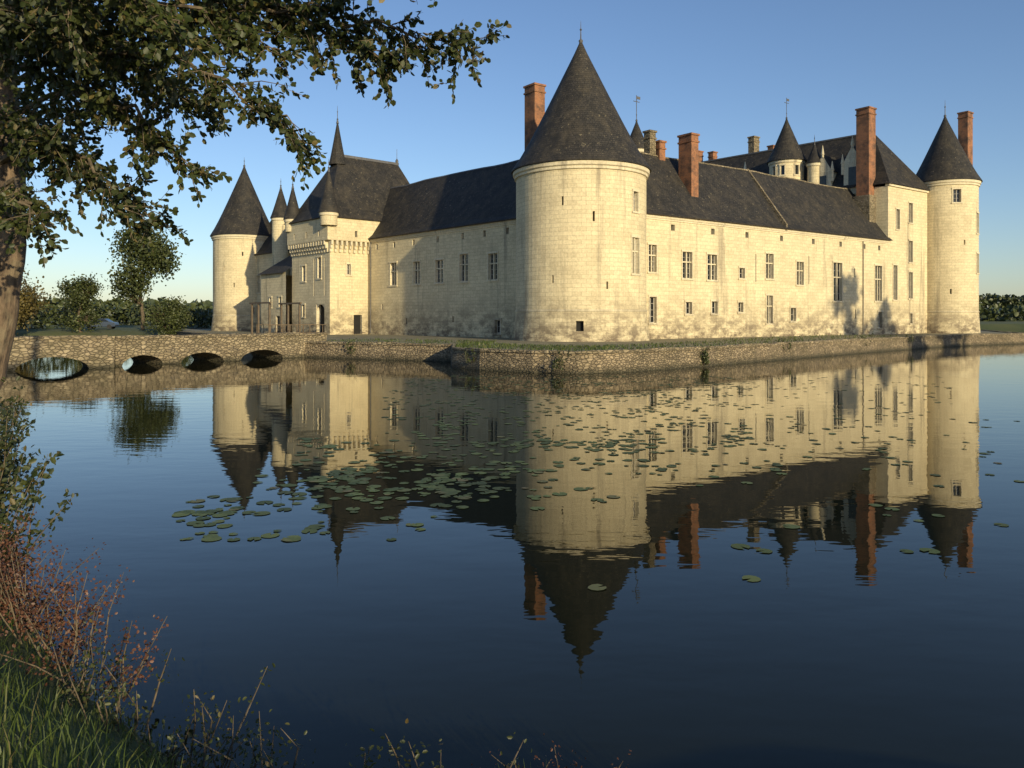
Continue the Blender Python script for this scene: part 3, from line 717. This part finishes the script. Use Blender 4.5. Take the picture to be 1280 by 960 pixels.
# ------------------------------------------------------------ bank plants
n=34000
gx=rng.uniform(-9,1.5,n); gy=rng.uniform(2.0,12,n); d=sdist(gx,gy); k=(d>-.02)&(d<2.6)&(gy>-1.05*gx-.4)
gx,gy=gx[k],gy[k]; gzv=gz(gx,gy); n=len(gx)
hh=rng.uniform(.07,.24,n)*(1+.5*np.sin(gx*2.1+gy*3)); ang=rng.uniform(0,6.28,n); le=rng.uniform(.1,.8,n)*hh; la=rng.uniform(0,6.28,n)
w=rng.uniform(.003,.006,n)
b=np.stack([gx,gy,gzv-.02],1); u=np.stack([np.cos(ang)*w,np.sin(ang)*w,0*w],1)
lean=np.stack([np.cos(la)*le,np.sin(la)*le,0*le],1); up=np.stack([0*hh,0*hh,hh],1)
V=np.stack([b-u,b+u,b+u*.8+lean*.35+up*.6,b-u*.8+lean*.35+up*.6,b+lean+up*.95+u*.1,b+lean+up*.95-u*.1],1).reshape(-1,3)
bi=np.arange(n)[:,None]*6; F=np.concatenate([bi+np.array([[0,1,2,3]]),bi+np.array([[3,2,4,5]])],1).reshape(-1,4)
mesh_np('grass',V,F,M_grass)
def bush(name,spots,mat,ls,stemmat=M_bark,per=26,hgt=(.6,1.2),asp=.6,spread=.35):
    e=empty(name); tm=MB(); lv=Leaves()
    for (x,y,z,nst) in spots:
        for i in range(nst):
            b0=Vector((x+rng.normal()*spread*.5,y+rng.normal()*spread*.5,z)); h=rng.uniform(*hgt)
            tip=b0+Vector((rng.normal()*spread,rng.normal()*spread,h)); mid=b0.lerp(tip,.5)+rv(.05)
            tube(tm,[b0,mid,tip],[.009,.006,.002],stemmat,4)
            for k in range(per):
                t=rng.uniform(.1,1); c=(b0.lerp(mid,t*2) if t<.5 else mid.lerp(tip,t*2-1))
                lv.add(tuple(c+rv(.045)),tuple(rv()+Vector((0,0,.2))),ls*rng.uniform(.6,1.3))
    tm.obj('stems',e); V,F=lv.arrays(asp); mesh_np('leaves',V,F,mat,e)
bush('bramble_shrub',[(-6.5,9.7,.25,24),(-7.1,10.6,.4,26),(-5.9,8.9,.2,16),(-8.1,12.0,.3,26),(-7.9,11.6,.6,18),(-8.8,13.2,.4,22),(-6.0,8.8,.6,14),(-5.5,8.2,.3,12)],M_leafd,.075,per=60,hgt=(.6,1.6),spread=.36)
bush('dock_plant',[(-4.6,7.2,.3,20),(-4.1,6.9,.25,16),(-5.2,7.9,.3,18),(-3.6,6.5,.2,12),(-5.0,7.2,.5,14),(-3.2,6.15,.1,8)],M_red,.026,per=80,hgt=(.35,.78),asp=.8,spread=.25)
bush('bank_weed',[(-3.2,6.0,.1,8),(-2.7,5.6,.1,9),(-2.2,5.2,.0,9),(-1.9,5.0,.05,9),(-1.5,4.75,.1,9),(-1.0,4.7,.0,7),(-.6,4.6,.05,6),(-.1,4.5,0,4)],M_leafd,.032,per=34,hgt=(.2,.6),spread=.16)
bush('dry_weed',[(.1,4.8,-.05,7),(.45,4.85,-.05,8),(-.35,4.75,-.05,5)],M_red,.02,per=46,hgt=(.14,.42),spread=.2)
bush('terrace_weed',[(12.1,49.6,.1,10),(2.6,43.0,.1,6),(-12,59.2,.3,5),(20,58.3,.6,4),(31,69.6,.6,5),(-2.5,47,.4,4),(38,76.6,.5,4)],M_leafg,.13,per=26,hgt=(.5,1.3),spread=.3)

# ------------------------------------------------------------ lily pads
lp=MB()
def pad(x,y,r_):
    a0=rng.uniform(0,6.28); k=9; t1,t2=rng.normal(size=2)*.012
    pts=[(x,y,.01)]
    for i in range(k+1):
        a=a0+.25+(2*math.pi-.5)*i/k; rr=r_*rng.uniform(.93,1.05)
        pts.append((x+rr*math.cos(a),y+rr*math.sin(a),max(.004,.009+rr*(t1*math.cos(a)+t2*math.sin(a)))))
    lp.poly(pts,M_pad,[(0,0)]*len(pts))
def fieldpads(n_,x0,x1,y0,y1,rmin,rmax,th,sh):
    for _ in range(n_):
        y=rng.uniform(y0,y1); x=rng.uniform(x0,x1)
        if not sh(x,y): continue
        if noise.noise(Vector((x*.8,y*.45,9)))+rng.normal()*.3<th: continue
        pad(x,y,rng.uniform(rmin,rmax))
fieldpads(750,-5.4,.8,10.8,16,.05,.14,.12,lambda x,y: -.42*y< x and x<-1.6+(y-10.8)*.55)
fieldpads(1100,-6,4.5,13,20,.05,.14,.10,lambda x,y: -.27*y<x<.20*y)
fieldpads(3600,-5,11,18,42,.05,.13,.12,lambda x,y: -.16*y<x<.30*y)
fieldpads(1700,3,22,14,42,.05,.12,.16,lambda x,y: x<.55*y)
fieldpads(380,4,16,10,26,.06,.13,.28,lambda x,y: x<.68*y)
for x,y,r_ in ((3.0,10.5,.13),(3.25,10.3,.11),(2.75,9.2,.11),(.95,8.9,.11),(-3.0,10.9,.13),(7.1,11.6,.10),(.4,12.6,.12)): pad(x,y,r_)
lp.obj('lily_pads')

# ------------------------------------------------------------ parked car
def car(x,y,z,yaw):
    e=empty('parked_car'); c,s=math.cos(yaw),math.sin(yaw)
    body=plain('car_paint',(.06,.08,.12),.3,.2,.05); ty=plain('tyre',(.02,.02,.02),.8)
    prof=[(-2.1,.35),(-2.15,.75),(-1.95,.95),(-1.2,1.0),(-.6,1.42),(.7,1.45),(1.35,1.0),(2.0,.9),(2.1,.6),(2.05,.35)]
    b=MB()
    def P(a,o,h): return (x+a*c-o*s,y+a*s+o*c,z+h)
    def wd(h): return .85 if h<1.02 else .68
    for sg in (-1,1): b.poly([P(a,sg*wd(h),h) for a,h in prof],body)
    for (a,h),(a2,h2) in zip(prof,prof[1:]+prof[:1]): b.poly([P(a,-wd(h),h),P(a2,-wd(h2),h2),P(a2,wd(h2),h2),P(a,wd(h),h)],M_glass if (h>.99 and h2>.99 and abs(h-h2)>.2) else body)
    for sg in (-1,1): b.poly([P(-1.0,sg*.86,1.04),P(1.2,sg*.86,1.04),P(.62,sg*.74,1.36),P(-.52,sg*.74,1.34)],M_glass)
    b.obj('body',e)
    w=MB()
    for a in (-1.3,1.3):
        for sg in (-1,1):
            p=[P(a+.32*math.cos(t),sg*.87,.32+.32*math.sin(t)) for t in np.linspace(0,6.28,17)[:-1]]
            q=[P(a+.32*math.cos(t),sg*.66,.32+.32*math.sin(t)) for t in np.linspace(0,6.28,17)[:-1]]
            w.poly(p,ty); [w.poly([p[i],p[(i+1)%16],q[(i+1)%16],q[i]],ty) for i in range(16)]
    w.obj('wheels',e)
car(-57.5,112,float(gz(np.array([-57.5]),np.array([112.]))[0]),.15)

# ------------------------------------------------------------ light, world, camera
el=math.radians(14); az=(.50,-.866)
sdir=Vector((az[0]*math.cos(el),az[1]*math.cos(el),math.sin(el))).normalized()
sl=bpy.data.lights.new('sun','SUN'); sl.energy=5.0; sl.angle=math.radians(.6); sl.color=(1,.84,.53)
so=bpy.data.objects.new('sun',sl); sc.collection.objects.link(so); so.rotation_euler=sdir.to_track_quat('Z','Y').to_euler()
w=bpy.data.worlds.new('World'); sc.world=w; w.use_nodes=True; nt=w.node_tree
sky=nt.nodes.new('ShaderNodeTexSky'); sky.sky_type='NISHITA'; sky.sun_disc=False; sky.sun_elevation=el
sky.sun_rotation=math.atan2(sdir.x,sdir.y); sky.air_density=1.0; sky.dust_density=.5; sky.ozone_density=2.5
tint=mix(nt,sky.outputs[0],(.95,.97,1.08),1.0,'MULTIPLY')
bg=nt.nodes['Background']; bg.inputs[1].default_value=.138; nt.links.new(tint,bg.inputs[0])
cam=bpy.data.cameras.new('camera'); co=bpy.data.objects.new('camera',cam); sc.collection.objects.link(co)
co.location=(0,0,3.0); co.rotation_euler=(math.radians(90),0,0); cam.sensor_width=36; cam.lens=28.12; cam.shift_y=-82/1280
cam.clip_end=6000; cam.clip_start=.1; sc.camera=co
